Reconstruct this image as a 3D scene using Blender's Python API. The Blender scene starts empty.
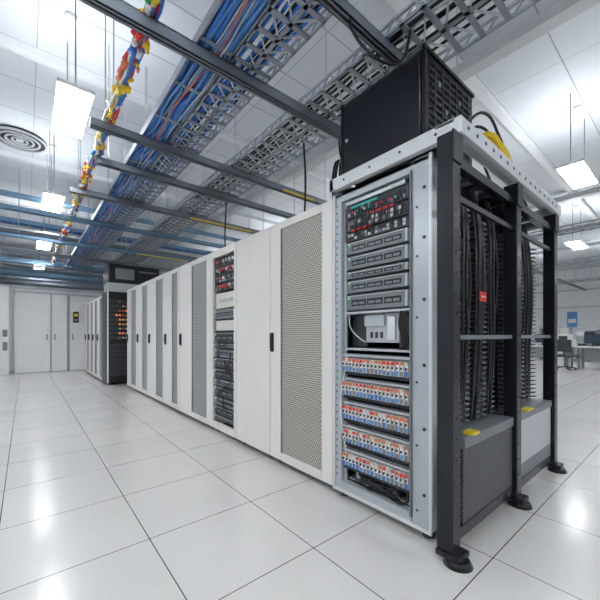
import bpy, bmesh, math, random
from mathutils import Vector, Matrix
random.seed(7)
R=random.random
U=random.uniform
scene=bpy.context.scene
col=scene.collection

# ------------------------------------------------------------ materials
def base_mat(name,color,rough=0.45,metal=0.0,emit=None,estr=0,noise=0.04,spec=0.5):
    m=bpy.data.materials.new(name); m.use_nodes=True
    nt=m.node_tree; b=nt.nodes['Principled BSDF']
    b.inputs['Roughness'].default_value=rough
    b.inputs['Metallic'].default_value=metal
    b.inputs['Specular IOR Level'].default_value=spec
    tc=nt.nodes.new('ShaderNodeTexCoord'); n=nt.nodes.new('ShaderNodeTexNoise')
    n.inputs['Scale'].default_value=6.0; n.inputs['Detail'].default_value=3
    nt.links.new(tc.outputs['Object'],n.inputs['Vector'])
    mx=nt.nodes.new('ShaderNodeMix'); mx.data_type='RGBA'
    c=color
    mx.inputs[6].default_value=(c[0]*(1-noise),c[1]*(1-noise),c[2]*(1-noise),1)
    mx.inputs[7].default_value=(min(1,c[0]*(1+noise)),min(1,c[1]*(1+noise)),min(1,c[2]*(1+noise)),1)
    nt.links.new(n.outputs['Fac'],mx.inputs[0]); nt.links.new(mx.outputs[2],b.inputs['Base Color'])
    if emit:
        b.inputs['Emission Color'].default_value=(*emit,1); b.inputs['Emission Strength'].default_value=estr
    return m
M={}
def mk(k,*a,**kw): M[k]=base_mat(k,*a,**kw)
mk('white_paint',(0.79,0.765,0.725),0.32)
mk('warm_white',(0.72,0.69,0.64),0.4)
mk('light_grey',(0.50,0.52,0.54),0.4)
mk('silver',(0.47,0.51,0.54),0.28,0.35)
mk('top_silver',(0.70,0.72,0.74),0.28,0.3)
mk('mid_grey',(0.20,0.22,0.24),0.45,0.2)
mk('steel',(0.24,0.27,0.31),0.4,0.5)
mk('tray_steel',(0.32,0.35,0.40),0.4,0.5)
mk('galv',(0.58,0.60,0.63),0.38,0.6)
mk('dark_grey',(0.045,0.05,0.06),0.4,0.2)
mk('black',(0.008,0.009,0.011),0.35)
mk('black_post',(0.011,0.013,0.019),0.25,0.2)
mk('interior',(0.008,0.008,0.010),0.7)
mk('orange',(0.75,0.17,0.05),0.4)
mk('red',(0.75,0.03,0.02),0.4)
mk('blue',(0.03,0.18,0.60),0.4)
mk('blue_label',(0.10,0.27,0.58),0.4)
mk('teal',(0.05,0.50,0.46),0.4)
mk('yellow',(0.90,0.62,0.02),0.4)
mk('green',(0.05,0.4,0.12),0.4)
mk('white_pl',(0.82,0.82,0.81),0.4)
mk('cream',(0.72,0.68,0.62),0.5)
mk('led_o',(1,0.3,0.05),0.4,emit=(1,0.25,0.04),estr=0.9)
mk('led_g',(0.1,1,0.3),0.4,emit=(0.1,1,0.4),estr=2)
mk('screen',(0.03,0.04,0.06),0.2,emit=(0.2,0.4,0.7),estr=0.04)
mk('lamp',(1,1,1),0.4,emit=(0.94,0.97,1.0),estr=26)
mk('added_uplamp',(1,1,1),0.4,emit=(0.94,0.97,1.0),estr=20)  # fill glow added on fixture tops to brighten the ceiling
mk('wall_white',(0.78,0.80,0.82),0.6)
mk('wall_grey',(0.55,0.60,0.65),0.6)
mk('blue_steel',(0.16,0.28,0.40),0.4,0.3)

def mathn(nt,op,a,b=None,c=None):
    n=nt.nodes.new('ShaderNodeMath'); n.operation=op
    for i,v in enumerate((a,b,c)):
        if v is None: continue
        if isinstance(v,(int,float)): n.inputs[i].default_value=v
        else: nt.links.new(v,n.inputs[i])
    return n.outputs[0]

def perf_mat(name,colA,hole,pitch,rad,rough=0.4):
    m=bpy.data.materials.new(name); m.use_nodes=True
    nt=m.node_tree; b=nt.nodes['Principled BSDF']
    b.inputs['Roughness'].default_value=rough
    tc=nt.nodes.new('ShaderNodeTexCoord'); s=nt.nodes.new('ShaderNodeSeparateXYZ')
    nt.links.new(tc.outputs['Object'],s.inputs[0])
    u=mathn(nt,'DIVIDE',mathn(nt,'ADD',s.outputs[0],s.outputs[1]),pitch)
    v=mathn(nt,'DIVIDE',s.outputs[2],pitch*0.866)
    row=mathn(nt,'FLOOR',v)
    off=mathn(nt,'MULTIPLY',mathn(nt,'FLOORED_MODULO',row,2.0),0.5)
    fu=mathn(nt,'SUBTRACT',mathn(nt,'FRACT',mathn(nt,'ADD',u,off)),0.5)
    fv=mathn(nt,'MULTIPLY',mathn(nt,'SUBTRACT',mathn(nt,'FRACT',v),0.5),0.866)
    d=mathn(nt,'SQRT',mathn(nt,'ADD',mathn(nt,'MULTIPLY',fu,fu),mathn(nt,'MULTIPLY',fv,fv)))
    f=mathn(nt,'LESS_THAN',d,rad)
    mx=nt.nodes.new('ShaderNodeMix'); mx.data_type='RGBA'
    mx.inputs[6].default_value=(*colA,1); mx.inputs[7].default_value=(*hole,1)
    nt.links.new(f,mx.inputs[0]); nt.links.new(mx.outputs[2],b.inputs['Base Color'])
    M[name]=m
perf_mat('perf_white',(0.58,0.54,0.48),(0.06,0.055,0.05),0.020,0.33)
perf_mat('perf_grey',(0.42,0.43,0.44),(0.05,0.05,0.05),0.022,0.32)
perf_mat('perf_black',(0.10,0.105,0.115),(0.004,0.004,0.004),0.020,0.34)
perf_mat('perf_slats',(0.26,0.27,0.29),(0.006,0.006,0.006),0.034,0.40)
perf_mat('perf_silver',(0.5,0.52,0.54),(0.03,0.03,0.03),0.03,0.3)

def grid_mat(name,px,ox,py,oy,lw,cA,cL,rough,spec,speck=0.0,coat=0,var=0.05,lwy=None):
    m=bpy.data.materials.new(name); m.use_nodes=True
    nt=m.node_tree; b=nt.nodes['Principled BSDF']
    b.inputs['Specular IOR Level'].default_value=spec
    b.inputs['Coat Weight'].default_value=coat; b.inputs['Coat Roughness'].default_value=0.14
    tc=nt.nodes.new('ShaderNodeTexCoord'); s=nt.nodes.new('ShaderNodeSeparateXYZ')
    nt.links.new(tc.outputs['Object'],s.inputs[0])
    uu=mathn(nt,'DIVIDE',mathn(nt,'SUBTRACT',s.outputs[0],ox),px)
    vv=mathn(nt,'DIVIDE',mathn(nt,'SUBTRACT',s.outputs[1],oy),py)
    def line(t,p,w):
        fr=mathn(nt,'ABSOLUTE',mathn(nt,'SUBTRACT',mathn(nt,'FRACT',mathn(nt,'ADD',t,0.5)),0.5))
        return mathn(nt,'LESS_THAN',mathn(nt,'MULTIPLY',fr,p),w)
    f=mathn(nt,'MAXIMUM',line(uu,px,lw),line(vv,py,lwy or lw))
    cid=nt.nodes.new('ShaderNodeCombineXYZ')
    nt.links.new(mathn(nt,'FLOOR',uu),cid.inputs[0]); nt.links.new(mathn(nt,'FLOOR',vv),cid.inputs[1])
    wn=nt.nodes.new('ShaderNodeTexWhiteNoise'); nt.links.new(cid.outputs[0],wn.inputs[0])
    n=nt.nodes.new('ShaderNodeTexNoise'); n.inputs['Scale'].default_value=1.3; n.inputs['Detail'].default_value=5
    nt.links.new(tc.outputs['Object'],n.inputs['Vector'])
    n2=nt.nodes.new('ShaderNodeTexNoise'); n2.inputs['Scale'].default_value=140; n2.inputs['Detail'].default_value=1
    nt.links.new(tc.outputs['Object'],n2.inputs['Vector'])
    val=mathn(nt,'ADD',mathn(nt,'MULTIPLY',mathn(nt,'SUBTRACT',wn.outputs[0],0.5),var),
        mathn(nt,'ADD',mathn(nt,'MULTIPLY',mathn(nt,'SUBTRACT',n.outputs[0],0.5),0.12),
              mathn(nt,'MULTIPLY',mathn(nt,'SUBTRACT',n2.outputs[0],0.5),speck)))
    val=mathn(nt,'ADD',val,1.0)
    vm=nt.nodes.new('ShaderNodeVectorMath'); vm.operation='SCALE'
    vm.inputs[0].default_value=cA; nt.links.new(val,vm.inputs['Scale'])
    mx=nt.nodes.new('ShaderNodeMix'); mx.data_type='RGBA'
    nt.links.new(vm.outputs[0],mx.inputs[6]); mx.inputs[7].default_value=(*cL,1)
    nt.links.new(f,mx.inputs[0]); nt.links.new(mx.outputs[2],b.inputs['Base Color'])
    r=mathn(nt,'ADD',rough-0.04,mathn(nt,'MULTIPLY',n.outputs[0],0.08))
    nt.links.new(r,b.inputs['Roughness'])
    bp=nt.nodes.new('ShaderNodeBump'); bp.inputs['Distance'].default_value=0.002; bp.inputs['Strength'].default_value=0.4
    nt.links.new(mathn(nt,'SUBTRACT',1.0,f),bp.inputs['Height']); nt.links.new(bp.outputs[0],b.inputs['Normal'])
    M[name]=m
grid_mat('floor_tile',0.66,0.54,0.65,1.335,0.0026,(0.70,0.685,0.66),(0.07,0.07,0.075),0.24,0.55,0.30,0.35,0.04)
grid_mat('ceiling_panel',2.4,0.1,0.75,0.3,0.004,(0.66,0.69,0.73),(0.36,0.38,0.42),0.6,0.3,0.0,0,0.06,0.007)

# ------------------------------------------------------------ object builder
class Obj:
    def __init__(s,name,loc):
        s.e=bpy.data.objects.new(name,None); s.e.empty_display_size=0.1
        s.e.location=loc; col.objects.link(s.e); s.loc=Vector(loc); s.name=name
        s.b={}; s.cnt={}
    def box(s,mat,x0,x1,y0,y1,z0,z1,grp='',bev=0):
        s.b.setdefault((mat,grp,bev),[]).append(('b',(x0,x1,y0,y1,z0,z1)))
    def cyl(s,mat,p0,p1,r,grp='',n=12,r2=None):
        s.b.setdefault((mat,grp,0),[]).append(('c',(Vector(p0),Vector(p1),r,r if r2 is None else r2,n)))
    def beam(s,mat,p0,p1,w,grp=''):
        s.b.setdefault((mat,grp,0),[]).append(('c',(Vector(p0),Vector(p1),w,w,4)))
    def done(s):
        for (mat,grp,bev),items in s.b.items():
            V=[];F=[];S=[]
            for k,a in items:
                o=len(V)
                if k=='b':
                    x0,x1,y0,y1,z0,z1=a
                    V+=[(x0,y0,z0),(x1,y0,z0),(x1,y1,z0),(x0,y1,z0),(x0,y0,z1),(x1,y0,z1),(x1,y1,z1),(x0,y1,z1)]
                    F+=[tuple(o+i for i in q) for q in ((0,3,2,1),(4,5,6,7),(0,1,5,4),(1,2,6,5),(2,3,7,6),(3,0,4,7))]
                    S+=[False]*6
                else:
                    p0,p1,r,r2,n=a; d=(p1-p0).normalized()
                    up=Vector((0,0,1)) if abs(d.z)<0.9 else Vector((1,0,0))
                    sx=d.cross(up).normalized(); sy=d.cross(sx)
                    for pp,rr in ((p0,r),(p1,r2)):
                        for i in range(n):
                            t=2*math.pi*(i+0.5)/n
                            V.append(tuple(pp+sx*math.cos(t)*rr+sy*math.sin(t)*rr))
                    for i in range(n):
                        j=(i+1)%n; F.append((o+i,o+n+i,o+n+j,o+j)); S.append(n>6)
                    F.append(tuple(o+i for i in range(n))); F.append(tuple(o+n+i for i in reversed(range(n)))); S+=[False,False]
            me=bpy.data.meshes.new(mat)
            me.from_pydata([tuple(Vector(v)-s.loc) for v in V],[],F); me.materials.append(M[mat])
            me.polygons.foreach_set('use_smooth',S); me.update()
            ob=bpy.data.objects.new((grp or 'part')+'_'+mat,me); col.objects.link(ob); ob.parent=s.e
            if bev:
                md=ob.modifiers.new('bev','BEVEL'); md.width=bev; md.segments=2; md.limit_method='ANGLE'
    def curve(s,mat,splines,r,grp='cable'):
        cu=bpy.data.curves.new(grp,'CURVE'); cu.dimensions='3D'; cu.bevel_depth=r; cu.bevel_resolution=2; cu.resolution_u=6
        for pts in splines:
            sp=cu.splines.new('BEZIER'); sp.bezier_points.add(len(pts)-1)
            for bp,p in zip(sp.bezier_points,pts):
                bp.co=Vector(p)-s.loc; bp.handle_left_type=bp.handle_right_type='AUTO'
        cu.materials.append(M[mat])
        ob=bpy.data.objects.new(grp+'_'+mat,cu); col.objects.link(ob); ob.parent=s.e

def room(name,mat,x0,x1,y0,y1,z0,z1):
    me=bpy.data.meshes.new(name)
    V=[(x0,y0,z0),(x1,y0,z0),(x1,y1,z0),(x0,y1,z0),(x0,y0,z1),(x1,y0,z1),(x1,y1,z1),(x0,y1,z1)]
    me.from_pydata(V,[],[(0,3,2,1),(4,5,6,7),(0,1,5,4),(1,2,6,5),(2,3,7,6),(3,0,4,7)])
    me.materials.append(M[mat]); ob=bpy.data.objects.new(name,me); col.objects.link(ob); return ob

# ------------------------------------------------------------ room shell
CH=4.4; XL,XR,YB,YF=-4.5,21.0,-5.0,18.0
room('floor','floor_tile',XL,XR,YB,YF,-0.1,0)
room('ceiling','ceiling_panel',XL,XR,YB,YF,CH,CH+0.1)
room('wall_left','wall_white',XL-0.1,XL,YB,YF,0,CH)
room('wall_right','wall_white',XR,XR+0.1,YB,YF,0,CH)
room('wall_back','wall_white',XL,XR,YB-0.1,YB,0,CH)
room('wall_far','wall_grey',XL,XR,YF,YF+0.1,0,CH)
room('wall_partition','wall_white',XL,4.5,13.0,13.12,0,2.55)
room('trim_1','light_grey',XL,4.5,12.97,13.15,2.55,2.63)
room('baseboard_far','light_grey',XL,4.5,12.98,13.0,0,0.10)
room('baseboard_right','mid_grey',XR-0.02,XR,YB,YF,0,0.12)
for i,y in enumerate((-1.2,1.8,4.8,7.8,10.8,13.8)):
    room('trim_%d'%(i+2),'wall_white',XL,XR,y,y+0.10,CH-0.09,CH)
for i,x in enumerate((-1.6,3.9,9.4,14.9)):
    room('trim_%d'%(i+8),'light_grey',x,x+0.16,YB,YF,CH-0.20,CH-0.09)
def door(n,x0,x1,hside):
    d=Obj('door_%d'%n,((x0+x1)/2,12.97,0))
    d.box('white_pl',x0+.02,x1-.02,12.955,12.98,0.01,2.42,'leaf',0.004)
    for a in (x0,x1-0.012): d.box('light_grey',a,a+0.012,12.94,12.98,0,2.46,'frame')
    d.box('light_grey',x0,x1,12.94,12.98,2.43,2.46,'frame')
    hx=x0+0.08 if hside<0 else x1-0.12
    d.box('steel',hx,hx+0.03,12.90,12.955,1.0,1.18,'handle',0.004)
    d.done()
door(1,-0.28,0.62,1); door(2,0.62,1.05,-1); door(3,1.08,1.9,-1)
p=Obj('wall_pillar',(-0.45,12.85,0))
p.box('white_pl',-0.62,-0.36,12.72,12.98,0,2.55,'post',0.01); p.box('mid_grey',-0.5,-0.40,12.70,12.72,1.1,1.3,'panel'); p.box('mid_grey',-0.5,-0.4,12.70,12.72,0.7,0.95,'panel'); p.done()
p=Obj('wall_sign',(1.3,12.93,1.7)); p.box('black',1.19,1.34,12.93,12.955,1.55,1.9,'plate'); p.box('yellow',1.22,1.31,12.925,12.93,1.75,1.84,'plate');p.box('mid_grey',1.22,1.31,12.925,12.93,1.60,1.68,'plate'); p.done()

# ------------------------------------------------------------ rack equipment
def switch(o,x,y0,y1,z0,z1,g,cols=('black','black','black','mid_grey','light_grey','mid_grey','black','galv')):
    o.box('dark_grey',x,x+0.4,y0,y1,z0,z1,g)
    n=int((y1-y0)/0.030)
    for i in range(n):
        ya=y0+0.02+i*(y1-y0-0.04)/n
        for zz in ((z0*0.72+z1*0.28),(z0*0.35+z1*0.65)):
            h=(z1-z0)*0.13
            o.box(random.choice(cols),x-0.004,x,ya,ya+0.019,zz-h,zz+h,g)
def server(o,x,y0,y1,z0,z1,g,m='mid_grey'):
    o.box('dark_grey',x+0.01,x+0.6,y0,y1,z0,z1,g)
    o.box(m,x-0.012,x+0.01,y0+0.02,y1-0.02,z0+0.008,z1-0.008,g,0.004)
    h=z1-z0
    n=3
    for i in range(n):
        a=y0+0.05+i*(y1-y0-0.1)/n; w=(y1-y0-0.1)/n-0.012
        o.box('black',x-0.014,x-0.012,a,a+w,z0+h*0.30,z0+h*0.66,g)
        for q in range(2): o.box('mid_grey',x-0.016,x-0.014,a+w*(0.08+q*0.45),a+w*(0.45+q*0.45),z0+h*0.38,z0+h*0.54,g)
    o.box('galv',x-0.018,x-0.010,y0+0.03,y1-0.03,z1-0.014,z1-0.009,g)
    for yy in (y0+0.004,y1-0.02): o.box('light_grey',x-0.02,x+0.0,yy,yy+0.016,z0+0.01,z1-0.01,g)
    o.box('led_g',x-0.018,x-0.012,y1-0.045,y1-0.040,z0+h*0.75,z0+h*0.80,g)
def breakers(o,x,y0,y1,z0,z1,g,n=17):
    h=z1-z0; w=(y1-y0)/n
    o.box('mid_grey',x+0.02,x+0.05,y0,y1,z0,z1,g)
    o.box('black',x-0.005,x+0.03,y0,y1,z0,z0+h*0.12,g)
    o.box('galv',x-0.012,x+0.03,y0,y1,z1-h*0.12,z1-h*0.03,g)
    for i in range(n):
        a=y0+i*w+0.003; b=a+w-0.008; dz=U(-0.004,0.004)
        o.box('white_pl' if i%3 else 'cream',x-0.02,x+0.02,a,b,z0+h*0.16,z0+h*0.78,g,0.002)
        o.box(random.choice(['orange','red','orange','cream']),x-0.026,x-0.02,a+.002,b-.002,z0+h*0.64+dz,z0+h*0.77,g)
        o.box(random.choice(['blue_label','blue_label','blue','mid_grey']),x-0.024,x-0.02,a+.003,b-.003,z0+h*0.18,z0+h*(0.38)+dz,g)
        o.box('dark_grey',x-0.032,x-0.02,a+w*0.30,b-w*0.26,z0+h*0.46,z0+h*0.56,g)

# ------------------------------------------------------------ silver front rack
XF=1.724
o=Obj('server_rack',(XF+0.5,1.31,0))
Y0,Y1=0.94,1.700
XB=2.80
LS=0.075
o.box('silver',XF,XF+0.05,Y0,Y0+0.13,0.06,2.155,'frame',0.005)
o.box('silver',XF,XF+0.05,Y1-LS,Y1,0.06,2.155,'frame',0.005)
o.box('silver',XF,XF+0.05,Y0+0.13,Y1-LS,2.09,2.155,'frame')
o.box('silver',XF,XF+0.05,Y0+0.13,Y1-LS,0.06,0.12,'frame')
o.box('top_silver',XF-0.012,XF+0.0,Y0,Y0+0.018,0.06,2.155,'frame',0.003)
o.box('top_silver',XF-0.012,XF+0.0,Y1-0.022,Y1,0.06,2.155,'frame',0.003)
o.box('top_silver',XF-0.012,XF+0.0,Y0,Y1,0.045,0.07,'frame',0.003)
o.box('mid_grey',XF-0.014,XF+0.02,Y0+0.125,Y0+0.135,0.1,2.1,'frame')
o.box('silver',XF,XB,Y0,Y1,2.13,2.155,'roof')
o.box('dark_grey',XF+0.05,XB,Y1-0.02,Y1,0.06,2.13,'side')
o.box('perf_black',XB-0.02,XB,Y0,Y1,0.06,2.13,'rear')
o.box('perf_black',XF+0.06,XB-0.1,Y0+0.10,Y0+0.11,0.06,2.0,'side')
o.box('interior',XF+0.05,XB,Y0+0.02,Y1,0.05,0.07,'base')
for (x,y) in ((XB-0.06,Y0),(2.25,Y0)): o.box('dark_grey',x,x+0.05,y,y+0.05,0.06,2.13,'post')
for z in (0.25,0.62,0.98,1.35,1.7,1.98):
    o.cyl('dark_grey',(XF-0.004,Y0+0.05,z),(XF+0.002,Y0+0.05,z),0.010,'hole')
    o.cyl('dark_grey',(XF-0.004,Y0+0.095,z-0.1),(XF+0.002,Y0+0.095,z-0.1),0.007,'hole')
for k in range(40): o.box('dark_grey',XF-0.002,XF,Y1-0.038,Y1-0.031,0.15+k*0.049,0.165+k*0.049,'hole')
for (x,y) in ((XF+0.06,Y0+0.06),(XF+0.06,Y1-0.06),(XB-0.08,Y0+0.06),(XB-0.08,Y1-0.06)):
    o.cyl('dark_grey',(x,y,0),(x,y,0.02),0.035,'foot'); o.cyl('steel',(x,y,0.02),(x,y,0.06),0.015,'foot')
a,b=Y0+0.14,Y1-LS-0.003
for yy in (a,b-0.018): o.box('galv',XF+0.03,XF+0.045,yy,yy+0.018,0.12,2.09,'rail')
a2,b2=a+0.02,b-0.016
switch(o,XF+0.02,a2,b2,1.96,2.04,'switch'); o.box('teal',XF+0.012,XF+0.02,a2+0.22,b2-0.06,2.022,2.036,'switch')
o.box('galv',XF+0.012,XF+0.3,a2+0.02,b2-0.02,2.052,2.075,'switch')
for i in range(12):
    ya=a2+0.05+i*0.034
    if i%3: o.box(random.choice(['teal','light_grey','red']),XF+0.012,XF+0.016,ya,ya+0.015,1.985,2.0,'switch')
switch(o,XF+0.02,a2,b2,1.87,1.95,'switch'); o.box('red',XF+0.008,XF+0.02,a2+0.10,a2+0.30,1.945,1.955,'switch')
switch(o,XF+0.02,a2,b2,1.80,1.86,'switch'); o.box('red',XF+0.008,XF+0.02,a2+0.28,a2+0.44,1.862,1.872,'switch')
o.curve('black',[[(XF+0.01,a2+0.05+i*.05,1.99),(XF-0.015,a2+0.02+i*.05,1.93),(XF+0.01,a2+0.06+i*.05,1.84)] for i in range(8)],0.005)
z=1.795
for hgt in (0.095,0.10,0.06,0.095,0.115):
    server(o,XF+0.03,a2,b2,z-hgt,z,'server'); z-=hgt+0.004
o.box('galv',XF+0.03,XF+0.3,a2,b2,1.295,1.31,'shelf'); o.box('galv',XF+0.03,XF+0.3,a2,b2,1.045,1.06,'shelf')
o.box('light_grey',XF+0.07,XF+0.09,a2+0.10,a2+0.36,1.10,1.29,'bracket',0.004)
o.box('silver',XF+0.05,XF+0.07,a2+0.20,a2+0.36,1.21,1.28,'bracket',0.004)
o.box('top_silver',XF+0.055,XF+0.07,a2+0.12,a2+0.18,1.12,1.27,'bracket',0.004)
for k in range(3): o.box('dark_grey',XF+0.065,XF+0.07,a2+0.22+k*.04,a2+0.24+k*.04,1.13,1.17,'bracket')
o.box('dark_grey',XF+0.06,XF+0.3,a2,a2+0.09,1.07,1.29,'bracket'); o.box('dark_grey',XF+0.10,XF+0.3,a2+.37,b2,1.07,1.29,'bracket')
o.curve('black',[[(XF+0.04,a2+0.02+i*0.02,1.31),(XF+0.01,a2+0.03+i*.015,1.22),(XF+0.03,a2+0.01+i*.02,1.1),(XF+0.04,a2+0.04+i*.02,1.05)] for i in range(3)],0.006)
o.curve('light_grey',[[(XF+0.04,b2-0.02,1.29),(XF+0.01,b2-0.06,1.20),(XF+0.03,b2-0.12,1.13),(XF+0.05,b2-0.16,1.10)]],0.005)
zz=1.02
for i in range(5):
    breakers(o,XF+0.02,a2-0.01,b2+0.01,zz-0.145,zz,'module_row'); zz-=0.165
o.box('perf_silver',XF+0.06,XF+0.5,a2,b2,0.125,0.14,'tray')
for i in range(9):
    y=a2+0.02+i*0.05; o.box(random.choice(['dark_grey','galv','black','black']),XF+0.08,XF+0.2,y,y+0.035,0.14,0.14+U(0.01,0.05),'tray')
o.curve('black',[[(XF+0.03,a2+R()*0.4,0.20),(XF+0.02,a2+R()*0.45,0.16),(XF+0.05,a2+R()*0.45,0.13)] for i in range(9)],0.006)
o.curve('white_pl',[[(XF+0.03,b2-0.01-i*.006,1.0),(XF-0.012,b2+0.01,0.7+i*.02),(XF-0.01,b2,0.5),(XF+0.03,b2-0.02,0.25)] for i in range(2)],0.004)
o.done()

# ------------------------------------------------------------ black open frame beside it
o=Obj('open_frame_rack',(2.6,0.85,0))
PY=0.785; W=0.085
posts=[1.632,2.535,3.43]
for i,x in enumerate(posts):
    o.box('black_post',x,x+W,PY,PY+W,0.03,2.17,'post',0.006)
    o.box('dark_grey',x+W,x+W+0.006,PY+0.02,PY+0.065,0.1,2.1,'post')
    o.box('black_post',x-0.015,x+W+0.015,PY-0.04,PY+W,0.03,0.06,'foot',0.006)
    o.cyl('black',(x+W/2,PY-0.005,0),(x+W/2,PY-0.005,0.03),0.07,'foot',20,0.055)
    o.box('black_post',x-0.008,x+W+0.008,PY-0.008,PY,2.02,2.17,'gusset')
    for k in range(18):
        zc=0.2+k*0.105
        o.box('dark_grey',x+0.034,x+0.05,PY-0.002,PY,zc,zc+0.012,'slot')
for x in posts[1:]:
    o.box('black_post',x+0.01,x+W-0.01,PY+W,1.60,2.09,2.15,'top_tube')
    o.box('black_post',x+0.01,x+W-0.01,1.56,1.62,0.03,2.15,'rear_post')
for x0,x1 in ((posts[0]+W,posts[1]),(posts[1]+W,posts[2])):
    o.box('black_post',x0,x1,PY+0.02,PY+0.065,2.03,2.08,'cross_tube')
    o.box('black_post',x0,x1,PY+0.02,PY+0.065,0.08,0.14,'cross_tube')
    o.box('mid_grey',x0,x1,PY+0.03,PY+0.05,1.125,1.15,'cross_tube')
    o.box('black',x0,x1,PY+0.03,PY+0.05,1.86,1.89,'cross_tube')
for k in range(9):
    x=1.86+k*0.19; o.box('dark_grey',x,x+0.03,0.88,1.62,2.09,2.13,'roof_slat')
Zt=2.17
o.box('top_silver',1.68,3.54,0.765,0.80,Zt,Zt+0.085,'top_ring',0.004)
o.box('top_silver',1.68,3.54,0.80,0.90,Zt+0.07,Zt+0.085,'top_ring')
o.box('top_silver',1.68,1.724,0.80,1.70,Zt,Zt+0.085,'top_ring',0.004)
o.box('top_silver',1.724,1.80,0.90,1.70,Zt+0.07,Zt+0.085,'top_ring')
o.box('top_silver',3.50,3.54,0.80,1.70,Zt,Zt+0.085,'top_ring')
o.box('top_silver',1.68,3.54,1.665,1.70,Zt,Zt+0.085,'top_ring')
for k in range(16):
    x=1.76+k*0.108; o.cyl('dark_grey',(x,0.762,Zt+0.045),(x,0.766,Zt+0.045),0.010,'slot',10)
for k in range(4):
    y=0.9+k*0.22; o.cyl('dark_grey',(1.677,y,Zt+0.045),(1.681,y,Zt+0.045),0.008,'slot',10)
o.box('mid_grey',1.80,2.52,0.80,1.03,0.54,0.60,'cabinet',0.005)
o.box('perf_black',1.80,2.52,0.81,1.03,0.14,0.54,'cabinet')
o.box('mid_grey',2.64,3.41,0.80,1.5,0.55,0.60,'cabinet',0.005)
o.box('light_grey',2.64,3.41,0.81,1.5,0.24,0.55,'cabinet')
o.box('mid_grey',2.64,3.41,0.81,1.5,0.14,0.24,'cabinet')
o.box('yellow',1.88,1.96,0.79,0.85,0.60,0.615,'tag'); o.box('yellow',2.76,2.90,0.79,0.84,0.60,0.612,'tag')
o.box('red',2.16,2.26,0.870,0.875,1.36,1.42,'tag'); o.box('white_pl',2.18,2.24,0.867,0.870,1.385,1.395,'tag')
def tower(x0,x1,y,z0,z1,m):
    o.box('black',x0,x0+0.015,y,y+0.12,z0,z1,'spine'); o.box('black',x1-0.015,x1,y,y+0.12,z0,z1,'spine')
    o.box('interior',x0,x1,y+0.10,y+0.12,z0,z1,'spine')
    n=int((z1-z0)/0.034)
    for k in range(n):
        z=z0+0.01+k*0.034
        o.box(m,x0+0.004,x0+0.06,y-0.04,y+0.02,z,z+0.011,'finger')
        o.box(m,x1-0.06,x1-0.004,y-0.04,y+0.02,z,z+0.011,'finger')
        if k%3: o.box('dark_grey',x0+0.06,x1-0.06,y-0.002,y+0.01,z,z+0.02,'rung')
tower(1.86,2.02,0.95,0.61,1.93,'mid_grey')
tower(2.05,2.27,0.95,0.61,1.95,'mid_grey')
tower(2.30,2.50,0.95,0.61,1.93,'mid_grey')
tower(2.66,2.88,0.95,0.61,1.92,'mid_grey')
tower(2.91,3.13,0.95,0.61,1.92,'light_grey')
tower(3.16,3.40,0.95,0.61,1.92,'mid_grey')
o.box('interior',2.83,3.5,1.45,1.50,0.61,1.95,'rear_panel')
o.box('perf_slats',2.83,2.85,1.08,1.5,0.61,1.95,'rear_panel')
for k in range(8): o.box('mid_grey',2.86,3.4,1.15,1.44,0.7+k*0.15,0.78+k*0.15,'chassis')
def hang(x0,x1,n):
    L=[]
    for i in range(n):
        x=U(x0,x1); L.append([(x,0.93,2.05),(x+U(-.02,.02),0.90,1.85),(x+U(-.04,.04),0.885,1.5),(x+U(-.03,.03),0.90,1.1),(x+U(-.02,.02),0.92,0.62)])
    return L
o.curve('black',hang(1.9,2.45,14),0.008); o.curve('black',hang(2.7,3.35,12),0.008)
o.curve('black',[[(U(1.85,2.4),0.9+R()*.4,2.10),(U(1.9,2.5),0.9+R()*.4,2.0),(U(1.9,2.5),0.92+R()*.2,1.92)] for i in range(10)],0.009)
o.curve('black',[[(U(2.7,3.3),0.9+R()*.4,2.10),(U(2.7,3.4),0.9+R()*.4,2.0),(U(2.7,3.4),0.92+R()*.2,1.92)] for i in range(8)],0.009)
o.done()

# ------------------------------------------------------------ black cabinet on top
o=Obj('network_cabinet',(2.0,1.3,2.255))
bx0,bx1,by0,by1,bz0,bz1=1.735,2.36,0.99,1.64,2.257,2.785
o.box('black',bx0+0.01,bx1,by0+0.01,by1,bz0,bz1,'shell',0.006)
o.box('black_post',bx0-0.004,bx0+0.01,by0+0.03,by1-0.03,bz0+0.03,bz1-0.03,'door',0.004)
for y in (by0,by1-0.02): o.box('black_post',bx0,bx0+0.02,y,y+0.02,bz0,bz1,'rim')
for k in range(11):
    z=bz0+0.04+k*0.042
    o.box('dark_grey',bx0+0.06,bx1-0.05,by0-0.002,by0+0.01,z,z+0.014,'louvre')
o.box('black_post',bx0-0.01,bx1,by0-0.004,by0+0.012,bz1-0.015,bz1+0.006,'rim')
for k in range(6):
    x=bx0+0.1+k*0.085; o.box('dark_grey',x,x+0.010,by0-0.006,by0,bz0+0.03,bz1-0.04,'vent')
for k in range(5):
    x=bx0+0.14+k*0.085
    for q in range(3):
        if R()<0.6: o.box('mid_grey',x,x+0.03,by0-0.004,by0,bz0+0.10+q*0.13,bz0+0.13+q*0.13,'vent')
o.cyl('galv',(bx0-0.008,by1-0.06,bz0+0.25),(bx0-0.002,by1-0.06,bz0+0.25),0.012,'lock')
o.done()
o=Obj('power_cable_bundle',(2.5,1.0,2.26))
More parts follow.
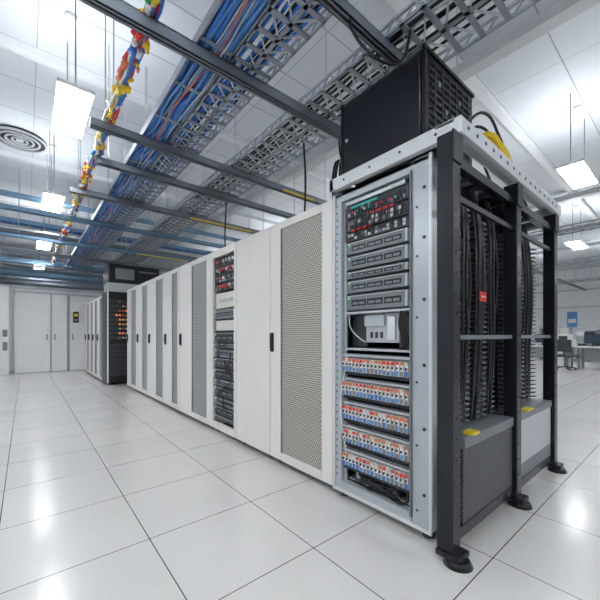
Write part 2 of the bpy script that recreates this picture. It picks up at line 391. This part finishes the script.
o.curve('black',[[(2.36,1.05,2.62),(2.5,0.98,2.72),(2.68,0.95,2.62),(2.8,0.92,2.38),(2.85,0.92,2.25)],
                 [(2.36,1.1,2.55),(2.55,1.02,2.66),(2.8,1.0,2.56),(2.95,0.95,2.3),(2.95,0.92,2.24)],
                 [(2.36,1.2,2.65),(2.55,1.12,2.70),(2.8,1.1,2.5),(2.9,1.05,2.3),(2.95,1.02,2.24)],
                 [(3.1,1.0,2.25),(3.15,0.98,2.36),(3.25,0.98,2.34),(3.3,0.95,2.25)]],0.010)
o.curve('yellow',[[(2.20+R()*.2,0.97,2.5-R()*.1),(2.36+R()*.1,0.90,2.36+R()*.14),(2.5+R()*.2,0.86,2.29+R()*.14),(2.7+R()*.4,0.86,2.265)] for i in range(22)],0.008)
o.done()

# ------------------------------------------------------------ white racks
ZT=2.15
def closed_rack(y0,y1,mesh,handle,xf=XF,xb=2.78,mm='perf_white',zt=ZT,endmat='warm_white'):
    o=Obj('server_rack',(xf+0.5,(y0+y1)/2,0)); g=0.004
    y0+=g;y1-=g
    o.box(endmat,xf+0.035,xb,y0,y1,0.05,zt,'body',0.004)
    if mesh:
        m0,m1=mesh
        zz0,zz1=0.12,zt-0.07
        o.box('white_paint',xf,xf+0.03,y0,m0,0.05,zt-0.01,'door',0.004)
        o.box('white_paint',xf,xf+0.03,m1,y1,0.05,zt-0.01,'door',0.004)
        o.box('white_paint',xf,xf+0.03,m0,m1,zz1,zt-0.01,'door')
        o.box('white_paint',xf,xf+0.03,m0,m1,0.05,zz0,'door')
        o.box(mm,xf+0.010,xf+0.03,m0,m1,zz0,zz1,'mesh')
        for yy in (m0-0.006,m1): o.box('light_grey',xf-0.003,xf+0.01,yy,yy+0.006,zz0,zz1,'bead')
    else:
        o.box('white_paint',xf,xf+0.03,y0,y1,0.05,zt-0.01,'door',0.005)
    if handle:
        h=handle
        o.box('black',xf-0.022,xf,h-0.02,h+0.02,1.0,1.17,'handle',0.006)
        o.box('dark_grey',xf-0.03,xf-0.02,h-0.008,h+0.008,1.03,1.15,'handle')
    for (x,y) in ((xf+0.08,y0+0.07),(xf+0.08,y1-0.07),(xb-0.08,y0+0.07),(xb-0.08,y1-0.07)):
        o.cyl('dark_grey',(x,y,0),(x,y,0.02),0.03,'foot'); o.cyl('steel',(x,y,0.02),(x,y,0.05),0.014,'foot')
    o.box('dark_grey',xf+0.02,xb,y0+0.02,y1-0.02,0.03,0.05,'base')
    o.done()
closed_rack(1.710,2.515,(1.83,2.345),2.47)
closed_rack(2.515,3.15,None,None)
o=Obj('server_rack',(XF+0.5,3.43,0))
y0,y1=3.154,3.766
o.box('white_paint',XF,XF+0.03,y0,y0+0.045,0.05,ZT-.01,'frame',0.004)
o.box('white_paint',XF,XF+0.03,y1-0.045,y1,0.05,ZT-.01,'frame',0.004)
o.box('white_paint',XF,XF+0.03,y0+.045,y1-.045,2.06,ZT-.01,'frame'); o.box('white_paint',XF,XF+0.03,y0+.045,y1-.045,0.05,0.13,'frame')
o.box('warm_white',XF+0.03,2.78,y0,y0+0.02,0.05,ZT,'side');o.box('warm_white',XF+0.03,2.78,y1-0.02,y1,0.05,ZT,'side')
o.box('warm_white',XF+0.03,2.78,y0,y1,ZT-0.02,ZT,'roof'); o.box('interior',2.6,2.62,y0+.02,y1-.02,0.05,ZT-.02,'rear'); o.box('interior',XF+.03,2.6,y0+.02,y1-.02,0.03,0.07,'base')
a,b=y0+0.05,y1-0.05
for k in range(4):
    z=1.66+k*0.095; switch(o,XF+0.03,a,b,z,z+0.085,'switch')
    for j in range(6): o.cyl(random.choice(['white_pl','dark_grey','red','light_grey','mid_grey']),(XF+0.01,a+0.05+j*0.075,z+0.05),(XF+0.03,a+0.05+j*0.075,z+0.05),0.017,'knob')
o.box('warm_white',XF+0.04,XF+0.2,a,b,1.46,1.64,'blank_panel',0.004); o.box('light_grey',XF+0.03,XF+0.04,a+.1,b-.1,1.53,1.57,'blank_panel')
server(o,XF+0.03,a,b,1.33,1.45,'server')
o.box('warm_white',XF+0.04,XF+0.2,a,b,1.20,1.32,'blank_panel',0.004)
z=1.18
for hgt in (0.12,0.06,0.1,0.12,0.12,0.08,0.12,0.1,0.1,0.06):
    server(o,XF+0.03,a,b,z-hgt,z,'server','dark_grey' if R()<0.7 else 'mid_grey'); z-=hgt+0.005
o.curve('black',[[(XF+0.01,a+R()*.45,1.15-i*.1),(XF-0.0,a+R()*.45,1.05-i*.1),(XF+0.01,a+R()*.45,0.98-i*.1)] for i in range(8)],0.006)
for (x,y) in ((XF+0.08,y0+0.07),(XF+0.08,y1-0.07),(2.7,y0+0.07),(2.7,y1-0.07)): o.cyl('dark_grey',(x,y,0),(x,y,0.05),0.025,'foot')
o.done()
closed_rack(3.77,4.83,(3.90,4.36),4.76,mm='perf_grey')
closed_rack(4.83,5.50,(4.92,5.14),5.43,mm='perf_grey')
closed_rack(5.50,6.40,(5.60,5.93),6.32,mm='perf_grey')
closed_rack(6.40,7.20,(6.50,6.80),7.12,mm='perf_grey')
closed_rack(7.20,8.05,(7.30,7.65),7.97,mm='perf_grey')

# second group beyond the gap
XF2=1.43
o=Obj('server_rack',(XF2+0.5,8.9,0))
o.box('black',XF2,2.5,8.62,9.2,0.05,2.15,'body',0.006)
o.box('dark_grey',XF2-0.015,XF2,8.64,9.18,0.07,2.13,'door')
o.box('white_pl',XF2,XF2+0.03,8.60,8.62,0.05,2.15,'edge')
for k in range(9):
    z=1.05+k*0.105
    o.box('dark_grey',XF2+0.06,XF2+0.75,8.60,8.62,z,z+0.08,'unit')
    for j in range(6):
        if j in (2,3,4) or R()<0.3: o.box(random.choice(['led_o','orange','dark_grey','cream']),XF2+0.10+j*0.07,XF2+0.14+j*0.07,8.595,8.60,z+0.02,z+0.05,'unit')
for k in range(7): o.box('dark_grey',XF2+0.06,XF2+0.75,8.605,8.62,0.2+k*0.11,0.29+k*0.11,'blade')
for (x,y) in ((1.5,8.7),(1.5,9.1),(2.4,8.7),(2.4,9.1)): o.cyl('dark_grey',(x,y,0),(x,y,0.05),0.025,'foot')
o.done()
for k in range(4):
    closed_rack(9.2+k*0.72,9.92+k*0.72,(9.28+k*0.72,9.55+k*0.72),9.85+k*0.72,xf=XF2,xb=2.45,mm='perf_grey',zt=2.12)
o=Obj('rooftop_equipment_case',(2.0,9.0,2.155))
o.box('light_grey',1.46,2.55,8.64,9.18,2.152,2.36,'plinth'); o.box('black',1.46,2.58,8.62,9.3,2.36,2.80,'case',0.02)
o.box('mid_grey',1.6,2.0,8.61,8.62,2.45,2.70,'vent'); o.box('mid_grey',2.1,2.5,8.61,8.62,2.65,2.68,'vent'); o.done()

# ------------------------------------------------------------ overhead structure
SZ=3.03
def strut(y,x0,x1,z=SZ,h=0.075,w=0.06,m='steel',rods=True,yel=None):
    o=Obj('support_strut',((x0+x1)/2,y,z))
    o.box(m,x0,x1,y,y+0.008,z,z+h,'channel'); o.box(m,x0,x1,y+w-0.008,y+w,z,z+h,'channel'); o.box(m,x0,x1,y,y+w,z+h-0.008,z+h,'channel')
    o.box(m,x0,x1,y,y+w*0.33,z,z+0.008,'channel'); o.box(m,x0,x1,y+w*0.67,y+w,z,z+0.008,'channel')
    if rods:
        n=max(2,int((x1-x0)/1.6)+1)
        for i in range(n):
            x=x0+0.12+i*(x1-x0-0.24)/(n-1)
            o.cyl('light_grey',(x,y+w/2,z+h),(x,y+w/2,CH),0.006,'rod',6)
    if yel:
        o.box('yellow',yel[0],yel[1],y-0.005,y,z+0.004,z+0.026,'marker')
    o.done()
strut(1.32,0.9,3.0)
strut(2.17,-0.6,3.4,h=0.09)
strut(3.48,0.45,3.5,yel=(2.60,3.15))
strut(4.2,0.6,3.5)
strut(5.27,0.45,3.6,yel=(2.05,3.2))
strut(6.6,-3,3.6,m='blue_steel')
strut(8.4,-4,3.8,m='blue_steel',yel=(2.0,3.2))
strut(9.2,-4,3.8,z=3.3)
strut(9.9,-4,4)
strut(10.6,-4,4,z=2.85,h=0.05)
strut(11.3,-4,5,m='blue_steel')
strut(12.6,-4,6)
strut(14.5,-4,6)
strut(16.0,-4,6,z=3.4)
def pipe_run(m,y,z,r,x0=-4.4,x1=8):
    o=Obj('ceiling_pipe',((x0+x1)/2,y,z)); o.cyl(m,(x0,y,z),(x1,y,z),r,'pipe',14)
    x=x0+0.5
    while x<x1:
        o.cyl('steel',(x-0.02,y,z),(x+0.02,y,z),r*1.15,'clamp',14); o.cyl('light_grey',(x,y,z+r),(x,y,CH),0.006,'rod',6); x+=2.1
    o.done()
pipe_run('blue_steel',7.5,3.55,0.05); pipe_run('light_grey',12.0,3.45,0.10); pipe_run('blue_steel',13.6,3.1,0.12); pipe_run('steel',15.2,3.0,0.10); pipe_run('light_grey',10.2,3.7,0.06)
def xtray(x0,x1,y0,y1,z):
    o=Obj('cable_tray',((x0+x1)/2,(y0+y1)/2,z))
    for y in (y0,y1-0.012): o.box('blue_steel',x0,x1,y,y+0.012,z,z+0.08,'rail')
    x=x0
    while x<x1: o.box('tray_steel',x,x+0.025,y0,y1,z,z+0.012,'rung'); x+=0.25
    x=x0+0.6
    while x<x1:
        for y in (y0,y1): o.cyl('light_grey',(x,y,z+.08),(x,y,CH),0.005,'rod',6)
        x+=2
    o.curve('blue',[[(x0+j*0.8,y0+0.08+i*0.05+U(-.02,.02),z+0.03+U(0,.02)) for j in range(int((x1-x0)/0.8))] for i in range(5)],0.016)
    o.done()
xtray(-4.2,6,8.9,9.15,3.45); xtray(-4.2,6,11.75,11.95,3.15)

def ladder(x0,x1,y0,y1,z,h=0.09,step=0.15,lattice=True,m='tray_steel',m2='galv'):
    o=Obj('cable_tray',((x0+x1)/2,(y0+y1)/2,z))
    for x in (x0,x1-0.012):
        o.box(m,x,x+0.014,y0,y1,z,z+0.022,'rail'); o.box(m,x,x+0.014,y0,y1,z+h-0.02,z+h,'rail')
    xm=(x0+x1)/2
    o.box(m,xm-0.015,xm+0.015,y0,y1,z,z+0.006,'rail')
    n=int((y1-y0)/step)
    for i in range(n):
        y=y0+i*step
        o.box(m,x0,x1,y,y+0.034,z,z+0.012,'rung')
        for x in (x0+0.006,x1-0.006):
            o.beam(m,(x,y,z+0.01),(x,y+step/2,z+h-0.01),0.007,'lattice'); o.beam(m,(x,y+step/2,z+h-0.01),(x,y+step,z+0.01),0.007,'lattice')
        if lattice:
            o.beam(m2,(x0,y,z+0.012),(xm,y+step,z+0.012),0.008,'lattice'); o.beam(m2,(x1,y,z+0.012),(xm,y+step,z+0.012),0.008,'lattice')
    y=y0+1.0
    while y<y1:
        for x in (x0,x1): o.cyl('light_grey',(x,y,z+h),(x,y,CH),0.005,'rod',6)
        y+=2.4
    o.done()
TZ=SZ+0.092
ladder(1.84,2.34,-1.5,12.5,TZ)
ladder(1.14,1.46,-1.5,12.5,TZ)
def wig(x,z,y0,y1,amp=0.02,st=0.5):
    y=y0;pts=[]
    while y<=y1:
        pts.append((x+U(-amp,amp),y,z+U(-amp,amp))); y+=st
    return pts
o=Obj('blue_cable_bundle',(0.95,5,TZ+0.05))
o.curve('blue',[wig(0.915+0.022*(i%10),TZ+0.03+0.024*(i//10),-1.5,12.5,0.016,0.45) for i in range(30)],0.0135)
o.curve('blue_label',[wig(0.94+0.04*i,TZ+0.018,-1.5,12.5,0.02,0.4) for i in range(5)],0.010)
o.curve('black',[wig(0.93+0.06*i,TZ+0.015,-1.5,12.5,0.02,0.4) for i in range(3)],0.006)
o.curve('light_grey',[wig(1.0+0.05*i,TZ+0.012,-1.5,12.5,0.02,0.4) for i in range(3)],0.006)
o.curve('orange',[wig(1.02,TZ+0.012,-1.5,12.5,0.03,0.4)],0.006)
o.box('steel',0.888,0.90,-1.5,12.5,TZ,TZ+0.07,'edge_rail'); o.box('steel',1.118,1.13,-1.5,12.5,TZ,TZ+0.07,'edge_rail')
for k in range(28): o.box('tray_steel',0.89,1.13,-1.4+k*0.5,-1.37+k*0.5,TZ,TZ+0.006,'hanger')
for k in range(6):
    for x in (0.894,1.124): o.cyl('light_grey',(x,-0.5+k*2.4,TZ+0.07),(x,-0.5+k*2.4,CH),0.005,'rod',6)
o.done()
o=Obj('power_cable_bundle',(1.3,5,TZ+0.05))
o.curve('blue',[wig(1.20+0.035*i,TZ+0.04,-1.5,12.5,0.02,0.5) for i in range(6)],0.012)
o.curve('black',[wig(1.2+0.06*i,TZ+0.055,-1.5,12.5,0.02,0.5) for i in range(4)],0.010); o.done()
o=Obj('power_cable_bundle',(2.0,5,TZ+0.05))
o.curve('black',[wig(1.90+0.045*i,TZ+0.04,-1.5,12.5,0.02,0.5) for i in range(8)],0.010)
o.curve('light_grey',[wig(1.92+0.05*i,TZ+0.055,-1.5,12.5,0.02,0.5) for i in range(3)],0.010); o.done()
# multicolour patch bundle hanging beneath a thin rail
o=Obj('patch_cable_bundle',(0.6,5,3.0))
bxx=0.60; bz=3.17
o.box('steel',bxx-0.02,bxx+0.02,0.6,12.5,bz+0.045,bz+0.065,'rail')
for y in (1.5,3.3,5.8,8.2,10.5): o.cyl('light_grey',(bxx,y,bz+0.06),(bxx,y,CH),0.005,'rod',6)
for c in ('yellow','blue','white_pl','blue','yellow','blue_label','red'):
    o.curve(c,[wig(bxx+U(-.03,.03),bz+U(-.025,.02),0.6,12.5,0.018,0.22) for i in range(2)],0.009)
y=0.7
while y<12:
    cl=random.choice([['yellow','white_pl','yellow'],['red','orange','yellow'],['blue','blue_label','white_pl'],['white_pl','blue','cream'],['red','yellow','white_pl'],['green','yellow','blue']])
    L0=U(0.10,0.24)
    for q in range(7):
        xo=U(-.045,.045);zo=U(-.05,.02); ya=y+U(0,L0*.6); L=U(0.04,0.09)
        o.cyl(random.choice(cl),(bxx+xo,ya,bz+zo),(bxx+xo+U(-.02,.02),ya+L,bz+zo+U(-.02,.02)),U(0.010,0.022),'wrap',8)
    y+=L0
o.done()
o=Obj('hanging_power_cord',(1.7,1.3,3))
o.curve('black',[[(1.48,1.35,3.11),(1.50,1.33,2.98),(1.58,1.28,2.86),(1.72,1.25,2.84),(1.85,1.22,2.90),(1.92,1.2,3.12)]],0.010); o.done()
o=Obj('hanging_power_cord',(2.3,3,2.6))
o.curve('black',[[(2.2,2.6,3.12),(2.18,2.55,2.7),(2.2,2.6,2.16)],[(2.4,2.3,3.12),(2.36,2.2,2.8),(2.5,2.1,2.5),(2.45,2.05,2.16)],[(2.3,4.5,3.12),(2.28,4.5,2.6),(2.3,4.5,2.16)],
 [(2.0,1.95,2.16),(1.95,1.9,2.45),(2.05,1.95,2.62),(2.15,2.05,2.5),(2.2,2.1,2.16)],[(2.1,2.05,2.16),(2.02,2.0,2.5),(2.15,2.05,2.68),(2.3,2.1,2.45),(2.3,2.1,2.16)]],0.011)
o.curve('yellow',[[(2.1+i*.05,2.05+i*.05,2.16),(2.15,1.95,2.22),(2.3+i*.04,1.9+i*.06,2.24),(2.45,1.85,2.17)] for i in range(4)],0.009); o.done()

# ------------------------------------------------------------ lights
def fixture(x,y,lx,ly,z=3.40):
    o=Obj('ceiling_light',(x,y,z))
    x0,x1,y0,y1=x-lx/2,x+lx/2,y-ly/2,y+ly/2
    o.box('lamp',x0+0.012,x1-0.012,y0+0.012,y1-0.012,z,z+0.012,'diffuser')
    o.box('white_pl',x0,x1,y0,y1,z+0.012,z+0.05,'housing',0.004)
    o.box('added_uplamp',x0+0.03,x1-0.03,y0+0.03,y1-0.03,z+0.05,z+0.056,'added_uplight')  # added glowing strip, throws extra light onto the ceiling
    for sx,sy in ((-1,-1),(1,1)):
        px,py=(x+ (lx/2-0.06)*(sx if lx>ly else 0)),(y+(ly/2-0.06)*(sy if ly>=lx else 0))
        o.cyl('steel',(px,py,z+0.05),(px,py,CH),0.007,'rod',6)
    o.cyl('white_pl',(x,y,CH-0.04),(x,y,CH),0.06,'canopy')
    o.done()
for y in (-2.6,0.7,4.1,7.1,10.6,14.0): fixture(0.36,y,0.29,0.90)
for y in (-2.5,0.8,4.0,7.3,11): fixture(-2.7,y,0.32,1.0)
fixture(3.4,-2.2,1.05,0.32)  # unseen fixture, added to light the black open frame
for x in (6.06,10.7,15.5):
    for y in (-2.2,1.12 if x<7 else 2.0,4.6,8.0,11.5): fixture(x,y,0.95,0.30)
# ------------------------------------------------------------ air vent
o=Obj('air_vent',(-0.07,7.16,CH))
def ring(o,mat,cx,cy,z0,z1,r,w,n=40):
    for i in range(n):
        t0=2*math.pi*i/n; t1=2*math.pi*(i+1)/n; zc=(z0+z1)/2
        o.beam(mat,(cx+math.cos(t0)*r,cy+math.sin(t0)*r,zc),(cx+math.cos(t1)*r,cy+math.sin(t1)*r,zc),w,'ring')
o.cyl('black',(-0.07,7.16,CH-0.03),(-0.07,7.16,CH),0.35,'throat',36)
for r in (0.35,0.26,0.18,0.10): ring(o,'light_grey',-0.07,7.16,CH-0.06,CH-0.03,r,0.018)
o.cyl('light_grey',(-0.07,7.16,CH-0.06),(-0.07,7.16,CH-0.03),0.05,'throat',16)
o.done()

# ------------------------------------------------------------ right-hand background
def desk(x,y0,y1):
    o=Obj('lab_bench',(x,(y0+y1)/2,0))
    o.box('white_pl',x,x+0.8,y0,y1,0.72,0.76,'top',0.005)
    for yy in (y0+0.05,y1-0.1):
        for xx in (x+0.05,x+0.7): o.box('steel',xx,xx+0.05,yy,yy+0.05,0,0.72,'leg')
    o.box('white_pl',x+0.08,x+0.6,y0+0.2,y0+0.75,0.05,0.7,'drawers'); o.box('light_grey',x+0.74,x+0.76,y0,y1,0.3,0.72,'modesty')
    for z in (0.27,0.48): o.box('mid_grey',x+0.075,x+0.08,y0+0.22,y0+0.73,z,z+0.012,'drawers')
    o.done()
def monitor(x,y):
    o=Obj('computer_monitor',(x,y,0.75))
    o.box('black',x,x+0.03,y-0.24,y+0.24,0.87,1.18,'panel',0.005); o.box('screen',x-0.003,x,y-0.22,y+0.22,0.89,1.16,'display')
    o.box('dark_grey',x+0.03,x+0.06,y-0.03,y+0.03,0.77,1.0,'neck'); o.box('dark_grey',x-0.02,x+0.16,y-0.12,y+0.12,0.76,0.775,'base'); o.done()
def bench_instrument(x,y,w,h):
    o=Obj('bench_instrument',(x,y,0.76))
    o.box('white_pl',x,x+0.4,y-w/2,y+w/2,0.775,0.76+h,'case',0.015); o.box('dark_grey',x-0.004,x,y-w*.35,y+w*.15,0.76+h*.45,0.76+h*.85,'display')
    for k in range(3): o.cyl('mid_grey',(x-0.015,y+w*.3,0.76+h*(.3+.2*k)),(x,y+w*.3,0.76+h*(.3+.2*k)),0.02,'knob',10)
    for yy in (y-w*.35,y+w*.35): o.box('black',x+0.05,x+0.35,yy-.015,yy+.015,0.76,0.775,'foot')
    o.done()
desk(14.5,1.2,2.75); desk(14.5,2.9,4.4)
monitor(14.9,2.35); bench_instrument(14.8,1.75,0.45,0.35); bench_instrument(14.8,3.2,0.5,0.42); monitor(14.9,3.8)
def chair(x,y):
    o=Obj('office_chair',(x,y,0))
    for i in range(5):
        t=i*2*math.pi/5; o.beam('black',(x,y,0.10),(x+0.28*math.cos(t),y+0.28*math.sin(t),0.07),0.02,'base'); o.cyl('black',(x+0.28*math.cos(t),y+0.28*math.sin(t)-0.02,0.03),(x+0.28*math.cos(t),y+0.28*math.sin(t)+0.02,0.03),0.03,'wheel')
    o.cyl('steel',(x,y,0.1),(x,y,0.42),0.025,'column'); o.box('dark_grey',x-0.23,x+0.23,y-0.23,y+0.23,0.42,0.5,'seat',0.03); o.box('dark_grey',x-0.26,x-0.2,y-0.21,y+0.21,0.6,1.0,'back',0.025)
    o.beam('black',(x-0.1,y,0.43),(x-0.23,y,0.65),0.02,'base'); o.done()
chair(13.9,2.9)
o=Obj('storage_shelf',(18.5,3.6,0))
for yy in (2.6,3.7,4.8): o.box('light_grey',18.5,18.9,yy,yy+0.03,0,1.5,'upright')
for z in (0.1,0.6,1.1,1.48): o.box('light_grey',18.5,18.9,2.6,4.83,z,z+0.03,'shelf')
for z in (0.63,1.13,0.13):
    y=2.68
    while y<4.6:
        w=U(0.1,0.3); o.box(random.choice(['white_pl','dark_grey','mid_grey','white_pl','cream']),18.55,18.85,y,y+w,z,z+U(0.15,0.32),'box'); y+=w+0.05
        if 3.5<y<3.75: y=3.76
o.done()
o=Obj('wall_poster',(20.98,4.2,1.8)); o.box('blue_label',20.97,20.995,3.9,4.3,1.5,2.3,'sheet'); o.box('white_pl',20.965,20.97,3.95,4.25,1.75,1.95,'sheet'); o.done()
for n,y in enumerate((1.0,3.0,5.0)):
    o=Obj('window_%d'%(n+1),(20.97,y,2.8)); o.box('light_grey',20.95,21.0,y,y+1.8,2.5,3.4,'frame'); o.box('white_pl',20.94,20.95,y+.06,y+1.74,2.56,3.34,'pane'); o.done()
for x in (8.5,12.5,17):
    ladder(x,x+0.4,-3,12,3.3,step=0.5,lattice=False,m='steel')
strut(-0.4,4.5,18,z=3.2); strut(3.4,4.2,20,z=3.2)

# ------------------------------------------------------------ world + camera
w=bpy.data.worlds.new('world'); scene.world=w; w.use_nodes=True
w.node_tree.nodes['Background'].inputs[0].default_value=(0.8,0.88,1,1); w.node_tree.nodes['Background'].inputs[1].default_value=0.3
cam=bpy.data.cameras.new('camera'); co=bpy.data.objects.new('camera',cam); col.objects.link(co)
co.location=(0,0,1.15); co.rotation_euler=(math.radians(90),0,math.radians(-39.6))
cam.lens=19.92; cam.sensor_width=36; cam.shift_y=35/600; cam.clip_start=0.05
scene.camera=co
try: scene.view_settings.view_transform='Standard'
except Exception: pass
scene.view_settings.exposure=0.3
